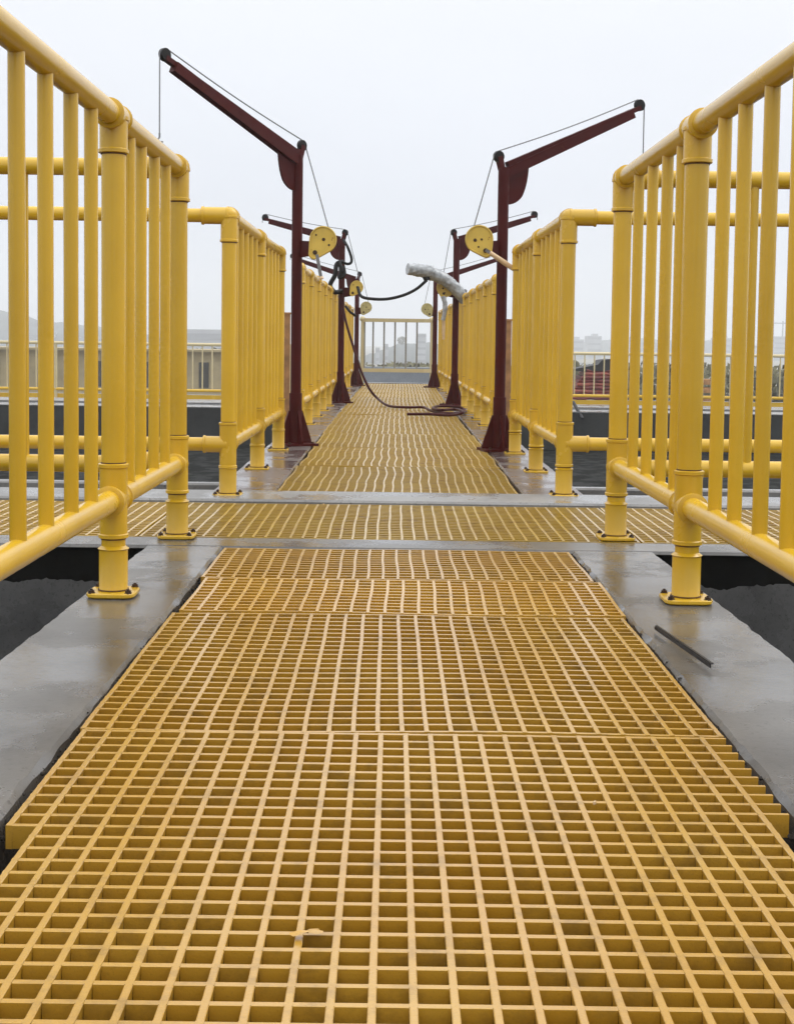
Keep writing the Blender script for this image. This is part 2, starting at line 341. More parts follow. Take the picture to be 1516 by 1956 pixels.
# ------------------------------------------------------------------ gratings
P = .038
def grating_mesh(name, nx, ny, wl=.0076, wt=.0072, dep=.03, mask=None, px=P, py=P, sh=.0008, sd=.0007, mat=None, warp=0, seed=0):
    """nx x ny cells; mask(i,j) False removes a cell. Bars have sloped shoulders."""
    mb = MB()
    hl, ht = wl / 2, wt / 2
    def cell(i, j): return 0 <= i < nx and 0 <= j < ny and (mask is None or mask(i, j))
    def lbar(i, j): return cell(i - 1, j) or cell(i, j)      # longitudinal bar segment at line i, row j
    def tbar(i, j): return cell(i, j - 1) or cell(i, j)      # transverse bar segment at column i, line j
    def quad(*p): mb.add(p, [(0, 1, 2, 3)])
    jag = lambda i, j, k: .0004 * noise.noise((i * 3.1, j * 2.7, k))
    for i in range(nx + 1):
        for j in range(ny + 1):
            x, y = i * px, j * py
            near = [lbar(i, j - 1) and j > 0, lbar(i, j) and j < ny, tbar(i - 1, j) and i > 0, tbar(i, j) and i < nx]
            if not any(near): continue
            quad((x - hl, y - ht, 0), (x + hl, y - ht, 0), (x + hl, y + ht, 0), (x - hl, y + ht, 0))
            for has, p, q in ((near[0], (x - hl, y - ht), (x + hl, y - ht)), (near[1], (x + hl, y + ht), (x - hl, y + ht)),
                              (near[2], (x - hl, y + ht), (x - hl, y - ht)), (near[3], (x + hl, y - ht), (x + hl, y + ht))):
                if not has: quad((*p, 0), (*p, -dep), (*q, -dep), (*q, 0))
            if j < ny and lbar(i, j):
                y0, y1 = y + ht, y + py - ht; a = hl - .0009
                quad((x - a, y0, 0), (x + a, y0, 0), (x + a, y1, 0), (x - a, y1, 0))
                for s in (-1, 1):
                    quad((x + s * a, y0, 0), (x + s * a, y1, 0), (x + s * hl, y1, -sd), (x + s * hl, y0, -sd))
                    quad((x + s * hl, y0, -sd), (x + s * hl, y1, -sd), (x + s * (hl - .001), y1, -dep), (x + s * (hl - .001), y0, -dep))
            if i < nx and tbar(i, j):
                x0, x1 = x + hl, x + px - hl; a = ht - sh; z = -.0004 + jag(i, j, 1)
                quad((x0, y - a, z), (x1, y - a, z), (x1, y + a, z), (x0, y + a, z))
                for s in (-1, 1):
                    quad((x0, y + s * a, z), (x1, y + s * a, z), (x1, y + s * ht, -sd), (x0, y + s * ht, -sd))
                    quad((x0, y + s * ht, -sd), (x1, y + s * ht, -sd), (x1, y + s * (ht - .001), -dep), (x0, y + s * (ht - .001), -dep))
    me = bpy.data.meshes.new(name); me.from_pydata(mb.v, [], mb.f); me.update()
    bm = bmesh.new(); bm.from_mesh(me); bmesh.ops.remove_doubles(bm, verts=bm.verts, dist=1e-5)
    bmesh.ops.recalc_face_normals(bm, faces=bm.faces)
    if warp:                                                   # moulded panels are never quite flat or straight
        for v in bm.verts:
            x, y = v.co.x, v.co.y
            v.co.x += warp * 1.2 * noise.noise((y * 3.1, x * .7, seed)); v.co.y += warp * .8 * noise.noise((x * 3.0, y * .9, seed + 4))
            v.co.z += warp * .9 * noise.noise((x * 2.2, y * 2.6, seed + 8))
    bm.to_mesh(me); bm.free()
    me.materials.append(mat or M_GRATE); return me
GG = 'yellow grating panels of the walkways'
def panel(me, x, y, label, rot=0, z=0):
    o = link('grating_panel', me, (x, y, z)); o.rotation_euler = (0, 0, rot); return tag(o, label, 'grating', GG)
# nearest panel: notched on the left, comb of open teeth along the far right edge
ny1 = 32; y1 = 2.104 - ny1 * P
jn = int(round((1.70 - y1) / P)); jt = int(round((1.745 - y1) / P))
me1 = grating_mesh('near_grating', 25, ny1, .0080, .0082, mask=lambda i, j: i > 0 or j >= jn)
o = panel(me1, -.468, y1, 'nearest yellow grating panel, notched corner on the left and open teeth on the right')
mb = MB()
for j in range(jt, ny1 + 1):
    y = y1 + j * P; mb = MB(); mb.box((-.468 + 25 * P + .0036 + .0165, y, -.0155), (.033 + .002 * noise.noise((j * 3., 0, 0)), .0064, .030))
    mb.build('bar_end', M_GRATE, o, smooth=False)
me2 = grating_mesh('wide_grating', 26, 24, warp=.0035, seed=1)
panel(me2, -.473, 2.116, 'yellow grating panel just beyond the toothed nearest panel', .003)
me3 = grating_mesh('short_grating', 26, 11, warp=.004, seed=2)
panel(me3, -.466, 3.062, 'narrowest yellow grating panel, between two closely spaced seams', -.004)
me4 = grating_mesh('middle_grating', 26, 13, warp=.0045, seed=3)
panel(me4, -.478, 3.497, 'yellow grating panel touching the near concrete strip of the cross walkway')
me5 = grating_mesh('cross_grating', 40, 23, .0078, .0064, sh=.0008, sd=.0008, mat=M_GRATEF, warp=.004, seed=5)
for k, (x, lb) in enumerate(((-.765, 'yellow grating panel in the middle of the cross walkway'), (-2.30, 'yellow grating panel on the left wing of the cross walkway'), (.77, 'yellow grating panel on the right wing of the cross walkway'))):
    panel(me5, x, 4.204, lb)
me6s = [grating_mesh('far_grating', 25, 30, .0080, .0058, sh=.0007, sd=.0007, mat=M_GRATEF, warp=.0060, seed=6 + 3 * q) for q in range(4)]
ORDN = ['first', 'second', 'third', 'fourth', 'fifth', 'sixth', 'seventh', 'eighth', 'ninth', 'tenth', 'eleventh', 'twelfth']
for k in range(12):
    y = 5.446 + k * 1.158
    panel(me6s[k % 4], -.446 + .0025 * (y - 5.4) + random.uniform(-.010, .010), y, 'yellow grating panel, %s beyond the cross walkway on the way to the gate' % ORDN[k], random.uniform(-.004, .004), .004)

# ------------------------------------------------------------------ handrails
def base_plate_mb(x, y):
    mb = MB(); a, c = .056, .022
    poly = [(-a + c, -a), (a - c, -a), (a - c * .3, -a + c * .3), (a, -a + c), (a, a - c), (a - c * .3, a - c * .3), (a - c, a), (-a + c, a), (-a + c * .3, a - c * .3), (-a, a - c), (-a, -a + c), (-a + c * .3, -a + c * .3)]
    return mb.prism(poly, (1, 0, 0), (0, 1, 0), (x, y, .0075), (0, 0, 1), .011, .0025)
def add_post(root, x, y, d, top=1.085, bot=.228, kind='tee', side=0, z0=.001, detail=True, r=.028):
    """post with flange, base sleeve, lower tee and top fitting. d = rail direction (unit 2-D)"""
    d = Vector((d[0], d[1], 0)); P0 = Vector((x, y, z0))
    p = MB().cyl(P0 + Vector((0, 0, .004)), (x, y, top), r, 20).build('post', M_RAIL, root, origin=P0)
    if not detail: return p
    base_plate_mb(x, y).build('base_plate', M_FIT, p, origin=P0)
    MB().tube([(x, y, z0 + .01), (x, y, z0 + .014), (x, y, .108), (x, y, .1115), (x, y, .118)], [.036, .0335, .0335, .0365, r], 20).build('base_sleeve', M_FIT, p, origin=P0)
    for sx in (-1, 1):
        for sy in (-1, 1):
            bx, by = x + sx * .0425, y + sy * .0425
            MB().tube([(bx, by, .012), (bx, by, .0145), (bx, by, .0146), (bx, by, .0195), (bx, by, .0196), (bx, by, .0225)], [.0090, .0090, .0074, .0074, .0036, .0036], 6).build('bolt', M_BOLT, p, origin=(bx, by, .012), smooth=False)
    f = MB().sleeve((x, y, bot - .09), (x, y, bot + .085), .0325)
    if kind == 'corner':
        f.sleeve(Vector((x, y, bot)), Vector((x, y, bot)) + d * .062, .0315)
        if side: f.sleeve((x, y, bot), (x + side * .095, y, bot), .0315)
    else: f.sleeve(Vector((x, y, bot)) - d * .058, Vector((x, y, bot)) + d * .058, .0325, .004)
    f.build('lower_tee', M_FIT, p, origin=(x, y, bot))
    t = MB()
    if kind == 'tee':
        t.sleeve(Vector((x, y, top)) - d * .055, Vector((x, y, top)) + d * .055, .0318, .003); t.sleeve((x, y, top - .085), (x, y, top), .0322)
    else:
        t.ball((x, y, top), .0325); t.sleeve((x, y, top - .1), (x, y, top), .0325)
        if side: t.sleeve((x, y, top), (x + side * .105, y, top), .0325)
        t.sleeve((x, y, top), Vector((x, y, top)) + d * .06, .0318)
    t.build('top_fitting', M_FIT, p, origin=(x, y, top))
    for zz in (bot + .0865, bot - .0915, top - (.0865 if kind == 'tee' else .1015)):
        MB().tube([(x, y, zz - .0015), (x, y, zz + .0015)], r + .0014, 20).build('glue_line', M_GRIME, p, origin=(x, y, zz))
    MB().tube([(x, y, z0 + .0128), (x, y, z0 + .0158)], .0358, 20).build('glue_line', M_GRIME, p, origin=(x, y, z0 + .014))
    return p
def balusters(root, pts, z0, z1, r=.0148, mat=None, n=14):
    me = None
    for (x, y) in pts:
        org = (x, y, z0)
        if me is None:
            o = MB().cyl((x, y, z0), (x, y, z1), r, n).build('baluster', mat or M_RAIL, root, origin=org); me = o.data
        else: link('baluster', me, org, root)
GR = 'yellow handrails beside the walkways'
def rail_between(root, a, b, z, r=.0262, name='top_rail', n=20, mat=None, wob=0):
    a = Vector((a[0], a[1], z)); c = Vector((b[0], b[1], z)); pts = []
    m = max(1, int((c - a).length / .25))
    for i in range(m + 1):
        q = a.lerp(c, i / m); pts.append(q + Vector((wob * noise.noise((q.y * 1.7, q.x, z)), 0, wob * noise.noise((q.y * 1.3, q.x, z + 9)))))
    return MB().tube(pts, r, n).build(name, mat or M_RAIL, root, origin=a)
def lerpx(p0, p1, y): return p0[0] + (p1[0] - p0[0]) * (y - p0[1]) / (p1[1] - p0[1])
# foreground handrails with their side return along the near edge of the cross walkway
for sx, posts, bals, p0, p1, side_b, lab in (
    (-1, [(3.222, 0), (1.93, 0), (.86, 0)], [1.0, 1.2, 1.42, 1.62, 1.84, 2.215, 2.40, 2.596, 2.799, 2.984, 3.41, 3.567, 3.762, 3.944], (-.651, .4), (-.648, 4.175), [-.85, -1.11, -1.62, -1.9, -2.2],
     'yellow pipe handrail in the left foreground, turning left along the cross walkway'),
    (1, [(3.235, 0), (1.93, 0), (.86, 0)], [1.0, 1.2, 1.42, 1.62, 1.84, 2.23, 2.42, 2.605, 2.80, 2.97, 3.40, 3.58, 3.78, 3.99], (.699, .4), (.692, 4.262), [.83, 1.09, 1.35, 1.61, 1.87, 2.13],
     'yellow pipe handrail in the right foreground, turning right along the cross walkway')):
    root = thing('handrail', (p0[0], 2.5, 0), lab, 'handrail', GR); d = (Vector(p1) - Vector(p0)).normalized()
    T, B = (1.110, .226) if sx < 0 else (1.106, .226)
    for (y, _) in posts: add_post(root, lerpx(p0, p1, y), y, d, T, B)
    add_post(root, p1[0], p1[1], -d, T, B, 'corner', sx)
    rail_between(root, p0, p1, T, name='top_rail'); rail_between(root, p0, p1, B, name='bottom_rail')
    rail_between(root, p1, (sx * 3.3, p1[1]), T, name='top_rail'); rail_between(root, p1, (sx * 3.3, p1[1]), B - .004, name='bottom_rail')
    balusters(root, [(lerpx(p0, p1, y), y) for y in bals], B, T)
    balusters(root, [(x, p1[1]) for x in side_b], B, T)
    add_post(root, sx * 2.9, p1[1], Vector((1, 0)), T, B)
# handrails beyond the cross walkway
for sx, p0, p1, posts, T, B, lab in (
    (-1, (-.628, 5.29), (-.618, 7.50), [6.39], 1.068, .20, 'yellow pipe handrail on the left just beyond the cross walkway, turning left'),
    (1, (.673, 5.42), (.660, 7.47), [6.43], 1.09, .21, 'yellow pipe handrail on the right just beyond the cross walkway, turning right')):
    root = thing('handrail', (p0[0], 6.5, 0), lab, 'handrail', GR); d = (Vector(p1) - Vector(p0)).normalized()
    add_post(root, p0[0], p0[1], d, T, B, 'corner', sx)
    for y in posts: add_post(root, lerpx(p0, p1, y), y, d, T, B)
    add_post(root, p1[0], p1[1], -d, T, B, 'end', 0)
    rail_between(root, p0, p1, T, name='top_rail', wob=.004); rail_between(root, p0, p1, B, name='bottom_rail')
    rail_between(root, p0, (sx * 3.3, p0[1]), T, name='top_rail'); rail_between(root, p0, (sx * 3.3, p0[1]), B, name='bottom_rail')
    ys = []; edges = [p0[1]] + posts + [p1[1]]
    for a, c in zip(edges, edges[1:]):
        k = max(1, int(round((c - a) / .172)) - 1); ys += [a + (c - a) * (i + 1) / (k + 1) for i in range(k)]
    balusters(root, [(lerpx(p0, p1, y), y) for y in ys], B, T)
    add_post(root, sx * 2.9, p0[1], Vector((1, 0)), T, B)
for sx, p0, p1, posts, T, B, lab in (
    (-1, (-.600, 8.86), (-.588, 14.75), [9.79, 10.74, 11.7, 12.65, 13.65], 1.06, .20, 'yellow handrail on the left between the first and the second maroon crane'),
    (1, (.66, 9.0), (.648, 13.95), [9.88, 10.68, 11.6, 12.6], 1.01, .20, 'yellow handrail on the right between the first and the second maroon crane'),
    (-1, (-.585, 15.35), (-.575, 18.9), [16.5, 17.7], 1.02, .19, 'yellow handrail on the left between the second crane and the gate'),
    (1, (.645, 14.6), (.63, 18.9), [15.7, 16.8, 17.9], .99, .19, 'yellow handrail on the right between the second crane and the gate')):
    root = thing('handrail', (p0[0], p0[1], 0), lab, 'handrail', GR); d = (Vector(p1) - Vector(p0)).normalized()
    add_post(root, p0[0], p0[1], d, T, B, 'end'); add_post(root, p1[0], p1[1], -d, T, B, 'end')
    for y in posts: add_post(root, lerpx(p0, p1, y), y, d, T, B)
    rail_between(root, p0, p1, T, name='top_rail', wob=.006); rail_between(root, p0, p1, B, name='bottom_rail', wob=.004)
    ys = []; edges = [p0[1]] + posts + [p1[1]]
    for a, c in zip(edges, edges[1:]):
        k = max(1, int(round((c - a) / .172)) - 1); ys += [a + (c - a) * (i + 1) / (k + 1) for i in range(k)]
    balusters(root, [(lerpx(p0, p1, y), y) for y in ys], B, T, n=10)
# closing gate rail at the far end
root = thing('end_railing', (.05, 19.45, 0), 'pale cream railing closing off the far end of the walkway', 'railing')
gx0, gx1, gy = -.44, .53, 19.45
for x in (gx0, gx1):
    q = MB().cyl((x, gy, 0), (x, gy, .91), .024, 14).build('post', M_PALE, root, origin=(x, gy, 0)); MB().ball((x, gy, .90), .04).build('cap', M_PALE, q)
MB().bar((gx0, gy, .885), (gx1, gy, .885), .06, .05).build('top_rail', M_PALE, root); MB().bar((gx0, gy, .185), (gx1, gy, .185), .05, .05).build('bottom_rail', M_PALE, root)
balusters(root, [(-.29 + .153 * k, gy) for k in range(5)] + [(gx0 + .03, gy + .01)], .19, .885, .012, M_PALEGREY, 8)
# rusty stub posts behind the first cranes
for x, y, h, s in ((-.69, 9.02, .765, 'left'), (.765, 9.3, .745, 'right')):
    q = thing('rusty_post', (x, y, 0), 'short rusty orange steel post behind the first crane on the %s' % s, 'post', 'rusty stub posts')
    MB().bar((x, y, 0), (x, y, h), .035, .05, (0, 1, 0)).build('post_body', M_RUST, q); MB().box((x, y, h + .006), (.05, .065, .012)).build('cap_plate', M_RUST, q)
    MB().box((x, y, .006), (.09, .1, .012)).build('foot_plate', M_RUST, q)
# perimeter fences
for sx, T, s in ((-1, .475, 'left'), (1, .40, 'right')):
    root = thing('perimeter_fence', (sx * 5, 27, -.62), 'low yellow fence along the far edge of the tank on the %s' % s, 'fence', 'perimeter fences'); z0 = -.62
    xs = [sx * (2.0 + .19 * k) for k in range(42)]
    a, c = sx * 1.9, sx * 10
    rail_between(root, (a, 27), (c, 27), T, .033, 'top_rail', 10, M_PALE); rail_between(root, (a, 27), (c, 27), z0 + .2, .03, 'bottom_rail', 10)
    MB().bar((a, 27.03, z0 + .06), (c, 27.03, z0 + .06), .02, .11).build('toe_board', M_RAIL, root)
    for k in range(8):
        x = sx * (2.0 + k * 1.14); q = MB().cyl((x, 27, z0), (x, 27, T), .03, 10).build('post', M_PALE, root, origin=(x, 27, z0)); MB().box((x, 27, z0 + .02), (.11, .11, .02)).build('base_plate', M_FIT, q)
    balusters(root, [(x, 27) for i, x in enumerate(xs) if i % 6], z0 + .2, T, .0135, M_PALE, 8)

# ------------------------------------------------------------------ jib cranes
def disc(mb, c, n, r, t, seg=24):
    n = Vector(n).normalized(); c = Vector(c)
    return mb.tube([c - n * t / 2, c - n * (t / 2 - .003), c + n * (t / 2 - .003), c + n * t / 2], [r - .003, r, r, r - .003], seg)
def winch_outline(r, lobe, lr):
    """convex hull of a big and a small circle"""
    pts = [(r * math.cos(a), r * math.sin(a)) for a in [2 * math.pi * k / 40 for k in range(40)]]
    pts += [(lobe[0] + lr * math.cos(a), lobe[1] + lr * math.sin(a)) for a in [2 * math.pi * k / 24 for k in range(24)]]
    pts = sorted(pts)
    def half(ps):
        h = []
        for p in ps:
            while len(h) > 1 and (h[-1][0] - h[-2][0]) * (p[1] - h[-2][1]) - (h[-1][1] - h[-2][1]) * (p[0] - h[-2][0]) <= 0: h.pop()
            h.append(p)
        return h[:-1]
    return half(pts) + half(pts[::-1])
def crane(x, y, hz, tip, winch, lobe, lab, yaw=0, wr=.076, wmat=None, handle=None, hang=None, mr=.030, arm_w=.058, wn=(0, -1, 0)):
    root = thing('jib_crane', (x, y, 0), lab, 'crane', 'maroon hand-winch jib cranes')
    zc = Vector((0, 0, 1)); head = Vector((x, y, hz)); tip = Vector(tip); u = Vector((tip.x - x, tip.y - y, 0)).normalized(); nn = u.cross(zc); a = (tip - head); ad = a.normalized()
    mast = MB().cyl((x, y, .012), (x, y, hz + .01), mr, 20).build('mast', M_CRANE, root, origin=(x, y, 0))
    MB().cyl((x, y, .0), (x, y, .30), mr + .006, 20).build('socket', M_CRANE, mast, origin=(x, y, 0))
    rot = Matrix.Rotation(yaw, 3, 'Z')
    bp = MB().box((x, y, .009), (.20, .20, .016), rot).build('base_plate', M_CRANE, root, origin=(x, y, 0))
    for k in range(4):
        dv = rot @ Vector((math.cos(k * math.pi / 2), math.sin(k * math.pi / 2), 0)); sv = dv.cross(zc)
        MB().prism([(mr, .017), (.098, .017), (.098, .03), (mr + .012, .20), (mr, .20)], dv, zc, (x, y, 0), sv, .01).build('gusset', M_CRANE, bp)
        for q in (-1, 1):
            bx = Vector((x, y, 0)) + dv * .075 + sv * .07 * q
            MB().tube([bx + zc * .016, bx + zc * .026], .009, 6).build('bolt', M_BOLT, bp) if q > 0 else None
    # head: quarter disc gusset, pulley lug
    rr = .135; poly = [(mr * .8, -.02)] + [(mr * .8 + rr * math.cos(t), -.02 - rr * 1.25 * math.sin(t)) for t in [math.pi / 2 * k / 12 for k in range(13)]]
    sl = a.z / max(1e-6, Vector((a.x, a.y)).length)
    poly = [(p[0], p[1] + max(0, p[0] - mr) * sl * (1 if i <= 1 else max(0, 1 - (i - 1) / 6))) for i, p in enumerate(poly)]
    MB().prism(poly, u, zc, head, nn, .014).build('head_gusset', M_CRANE, root)
    mb = MB(); up = ad.cross(nn) if ad.cross(nn).z > 0 else nn.cross(ad)
    arm = MB().bar(head - up * .022, head + a * .945 - up * .014, arm_w * .8, arm_w * .92, up).build('arm', M_CRANE, root, origin=head)
    MB().bar(head + ad * .03 + up * (arm_w / 2 - .010), tip - up * .002 + ad * .01, .032, .026, up).build('arm_strip', M_CRANE, arm, origin=head)
    hp = head - u * .034 + zc * .068; tp = tip + ad * .015 + up * .012
    MB().bar(head - u * .012, hp, .03, .034, nn).build('lug', M_CRANE, root)
    m1 = MB(); disc(m1, hp, nn, .031, .026); m1.build('head_pulley', M_BLACK, root)
    m2 = MB(); disc(m2, tp, nn, .033, .028); m2.build('tip_pulley', M_BLACK, root)
    # winch
    W = Vector(winch); wn = Vector(wn).normalized(); wx = zc.cross(wn).normalized() * -1
    if wx.x < 0: wx = -wx
    br = MB(); ms = Vector((x, y, W.z - .045))
    br.prism([(0, -.05), (0, .05), (1, .035), (1, -.03)], (W + wn * -.02 - zc * .045) - ms, zc, ms, wn, .012); br.build('winch_bracket', M_CRANE, root)
    ol = winch_outline(wr, lobe, wr * .42)
    wi = MB().prism(ol, wx, zc, W, wn, .022, .006).build('winch_housing', wmat or M_WINCH, root, origin=W)
    MB().prism([(p[0] * .93, p[1] * .93) for p in ol], wx, zc, W - wn * .075, wn, .01, .003).build('rear_plate', wmat or M_WINCH, wi)
    rm = MB(); k_ = len(ol)
    rm.add([W + wx * p[0] * q + zc * p[1] * q + wn * h for h, q in ((.010, .985), (.0165, .965), (.0165, .90), (.010, .88)) for p in ol], [(a_ * k_ + i_, a_ * k_ + (i_ + 1) % k_, (a_ + 1) * k_ + (i_ + 1) % k_, (a_ + 1) * k_ + i_) for a_ in range(3) for i_ in range(k_)])
    rm.build('rim', wmat or M_WINCH, wi)
    m3 = MB(); disc(m3, W - wn * .042, wn, wr * .62, .052); m3.build('drum', M_BLACK, wi)
    for k in range(3):
        m4 = MB(); bx_, bz_ = ((.05, .02), (.44, -.38), (-.5, .34))[k] if x < 0 else ((-.30, -.08), (.16, -.02), (-.05, -.55))[k]; disc(m4, W + wn * .012 + wx * bx_ * wr + zc * bz_ * wr, wn, (.010, .0065, .0055)[k], .008, 6); m4.build('bolt_head', M_BOLT, wi)
    m4 = MB(); disc(m4, W + wn * .012 + wx * lobe[0] * .9 + zc * lobe[1] * .9, wn, .013, .014, 8); m4.build('pivot', M_BOLT, wi)
    if handle:
        h0, h1, gl = Vector(handle[0]), Vector(handle[1]), handle[2]
        cr = MB().bar(h0, h0.lerp(h1, gl), .018, .008, wn).build('crank', M_STEEL, root); MB().tube([h0.lerp(h1, max(0, gl - .05)), h0.lerp(h1, .5 + gl / 2), h1], [.012, .0145, .012], 12).build('grip', M_GRIP, cr)
    # rope
    top1 = hp + zc * .031 + nn * 0; lift = up * .035
    w0 = W - wn * .04 + wx * (.035 if W.x > x else -.035) + zc * wr * .55
    pts = [w0, w0.lerp(hp - u * .03, .5), hp - u * .031 - zc * .002, hp - u * .02 + zc * .024, top1]
    tt = tp + up * .034
    for k in range(1, 12): pts.append(top1.lerp(tt, k / 12) - zc * .012 * math.sin(math.pi * k / 12))
    pts += [tt, tp + u * .022 + zc * .024, tp + u * .034]
    end = tp + u * .034; ln = hang if hang else .3
    pts += [end - zc * ln * .5, end - zc * ln]
    MB().tube(pts, .0034, 8).build('rope', M_STEEL, root, origin=w0)
    e = end - zc * ln
    if ln > .1: MB().tube([e + zc * .005, e - zc * .015, e + u * .012 - zc * .03, e + u * .004 - zc * .05, e - u * .016 - zc * .045, e - u * .018 - zc * .033], .005, 8).build('hook', M_STEEL, root, origin=e)
    return root
f = FPX
crane(-.552, 7.87, 1.625, (-1.165, 7.10, 2.01), (-.398, 7.72, 1.155), (-.048, -.078), 'nearest maroon jib crane on the left, arm swung towards the viewer over the handrail', .5, hang=.40,
      handle=((-.428, 7.66, 1.07), (-.402, 7.655, .935), .94))
crane(.588, 7.66, 1.545, (1.388, 8.09, 1.958), (.452, 7.52, 1.155), (.038, -.068), 'nearest maroon jib crane on the right with a beige crank grip on its winch', .2,
      handle=((.485, 7.47, 1.095), (.655, 7.49, .985), .18), hang=.36)
crane(-.503, 13.26, 1.55, (-1.27, 13.75, 1.78), (-.355, 13.1, 1.10), (-.04, -.06), 'second maroon jib crane on the left, hung with black hose', .3, wr=.062, arm_w=.05, wmat=M_WINCH, hang=.05)
crane(.575, 13.05, 1.55, (1.325, 13.45, 1.815), (.475, 12.95, 1.10), (-.02, -.06), 'second maroon jib crane on the right, carrying the plastic-wrapped tube', .6, wr=.085, arm_w=.05, hang=.05,
      handle=((.455, 12.88, 1.02), (.46, 12.88, .62), .45))
crane(-.49, 18.3, 1.40, (-1.36, 18.7, 1.70), (-.365, 18.1, 1.03), (-.035, -.07), 'farthest maroon jib crane on the left, beside the gate', .3, wr=.075, arm_w=.05, wmat=M_WINCHP, hang=.05)
crane(.528, 17.95, 1.40, (1.36, 18.3, 1.70), (.418, 17.75, 1.01), (.035, -.07), 'farthest maroon jib crane on the right, beside the gate', .6, wr=.075, arm_w=.05, wmat=M_WINCHP, hang=.05)

# ------------------------------------------------------------------ things on and between the cranes
def curve_pts(ctrl, n=10):
    """Catmull-Rom through ctrl"""
    c = [Vector(p) for p in ctrl]; c = [c[0] * 2 - c[1]] + c + [c[-1] * 2 - c[-2]]; o = []
    for i in range(1, len(c) - 2):
        for k in range(n):
            t = k / n; p0, p1, p2, p3 = c[i - 1:i + 3]
            o.append(.5 * ((2 * p1) + (p2 - p0) * t + (2 * p0 - 5 * p1 + 4 * p2 - p3) * t * t + (3 * p1 - p0 - 3 * p2 + p3) * t ** 3))
    o.append(c[-2]); return o
def px(x, y, Y):
    """a point at depth Y on the ray of photograph pixel (x, y): only used to read positions off the photograph"""
    d = (Matrix.Rotation(R(90 - 3.6), 3, 'X') @ Matrix.Rotation(R(.75), 3, 'Z')) @ Vector(((x - WPX / 2 + 8.2) / FPX, -(y - HPX / 2 + 161) / FPX, -1))
    return Vector((0, 0, .605)) + d * (Y / d.y)
# plastic wrapped tube on the second right crane
root = thing('wrapped_tube', px(835, 530, 12.85), 'bent tube wrapped in crinkled grey plastic on the second right crane', 'wrapped tube')
def crinkle(pts, rr, seed, n=28):
    mb = MB(); pts = curve_pts(pts, 14); m = len(pts)
    mb.tube(pts, [rr[0] + (rr[1] - rr[0]) * i / (m - 1) for i in range(m)], n)
    for i, v in enumerate(mb.v):
        c = pts[min(i // n, m - 1)]; d = (v - c); q = noise.noise(v * 26 + Vector((seed, 0, 0))) * .13 + noise.noise(v * 60 + Vector((0, seed, 0))) * .07 + .06 * math.sin(i % n * 1.9 + i // n * .55)
        mb.v[i] = c + d * (1 + q)
    return mb
crinkle([px(778, 514, 12.75), px(798, 516, 12.78), px(825, 520, 12.82)], (.052, .060), 3).build('front_sleeve', M_PLASTIC, root, ang=60)
crinkle([px(818, 521, 12.84), px(842, 530, 12.86), px(866, 548, 12.9), px(888, 573, 12.95)], (.060, .052), 8).build('rear_sleeve', M_PLASTIC, root, ang=60)
crinkle([px(846, 566, 12.84), px(850, 585, 12.84), px(846, 612, 12.84)], (.022, .018), 5, 14).build('loose_film', M_PLASTIC, root, ang=60)
m5 = MB(); m5.tube([px(812, 528, 12.8), px(816, 536, 12.8)], .03, 10); m5.build('cable_gland', M_BLACK, root)
m6 = MB(); disc(m6, px(888, 556, 12.95), (0, -1, 0), .018, .03, 10); m6.build('end_knob', M_STEEL, root)
# sagging cable across the walkway
mb = MB().tube(curve_pts([px(683, 548, 13.05), px(690, 566, 13.0), px(712, 571, 12.9), px(740, 571, 12.85), px(770, 564, 12.8), px(795, 552, 12.8), px(815, 535, 12.8)], 8), .0145, 10)
tag(mb.build('sagging_cable', M_BLACK), 'black cable sagging across the walkway from the left crane to the wrapped tube', 'cable')
# hose from the left crane down to the grating
Zg = .028
def on_ground(x, y, z=Zg):
    d = px(x, y, 1) - Vector((0, 0, .605)); return Vector((0, 0, .605)) + d * ((z - .605) / d.z)
mb = MB().tube(curve_pts([px(655, 588, 13.15), px(662, 620, 13.1), px(674, 660, 13.05), px(688, 705, 13.0), px(705, 742, 12.95), px(722, 762, 12.9), on_ground(742, 775), on_ground(775, 778), on_ground(808, 778), on_ground(822, 784),
                          on_ground(850, 789), on_ground(880, 789), on_ground(887, 783), on_ground(872, 777, .05), on_ground(838, 776, .055), on_ground(826, 780, .05), on_ground(842, 783, .05), on_ground(872, 782, .05),
                          on_ground(884, 788, .06), on_ground(860, 793, .03), on_ground(820, 791, .03), on_ground(777, 791)], 8), .0118, 12)
tag(mb.build('dark_hose', M_HOSE), 'dark red hose hanging from the left crane and coiled on the grating at right', 'hose')
# black hose loops on the second left crane
root = thing('hose_loops', px(648, 540, 13.2), 'black hose loops hung on the second left crane', 'hose')
MB().tube(curve_pts([px(656, 458, 13.2), px(664, 472, 13.15), px(671, 492, 13.15), px(670, 502, 13.15), px(662, 504, 13.15), px(654, 499, 13.18)], 8), .013, 10).build('loop', M_BLACK, root)
MB().tube(curve_pts([px(655, 500, 13.2), px(643, 505, 13.14), px(640, 525, 13.12), px(632, 540, 13.14), px(631, 548, 13.14), px(640, 558, 13.15), px(652, 556, 13.2)], 8), [.022] * 48 + [.022], 10).build('loop', M_BLACK, root)
MB().tube(curve_pts([px(646, 500, 13.1), px(652, 515, 13.08), px(648, 530, 13.08), px(657, 524, 13.1), px(655, 508, 13.1)], 8), .02, 10).build('loop', M_BLACK, root)
MB().tube(curve_pts([px(660, 585, 13.12), px(668, 595, 13.1), px(680, 604, 13.12)], 8), .012, 10).build('loop', M_BLACK, root)
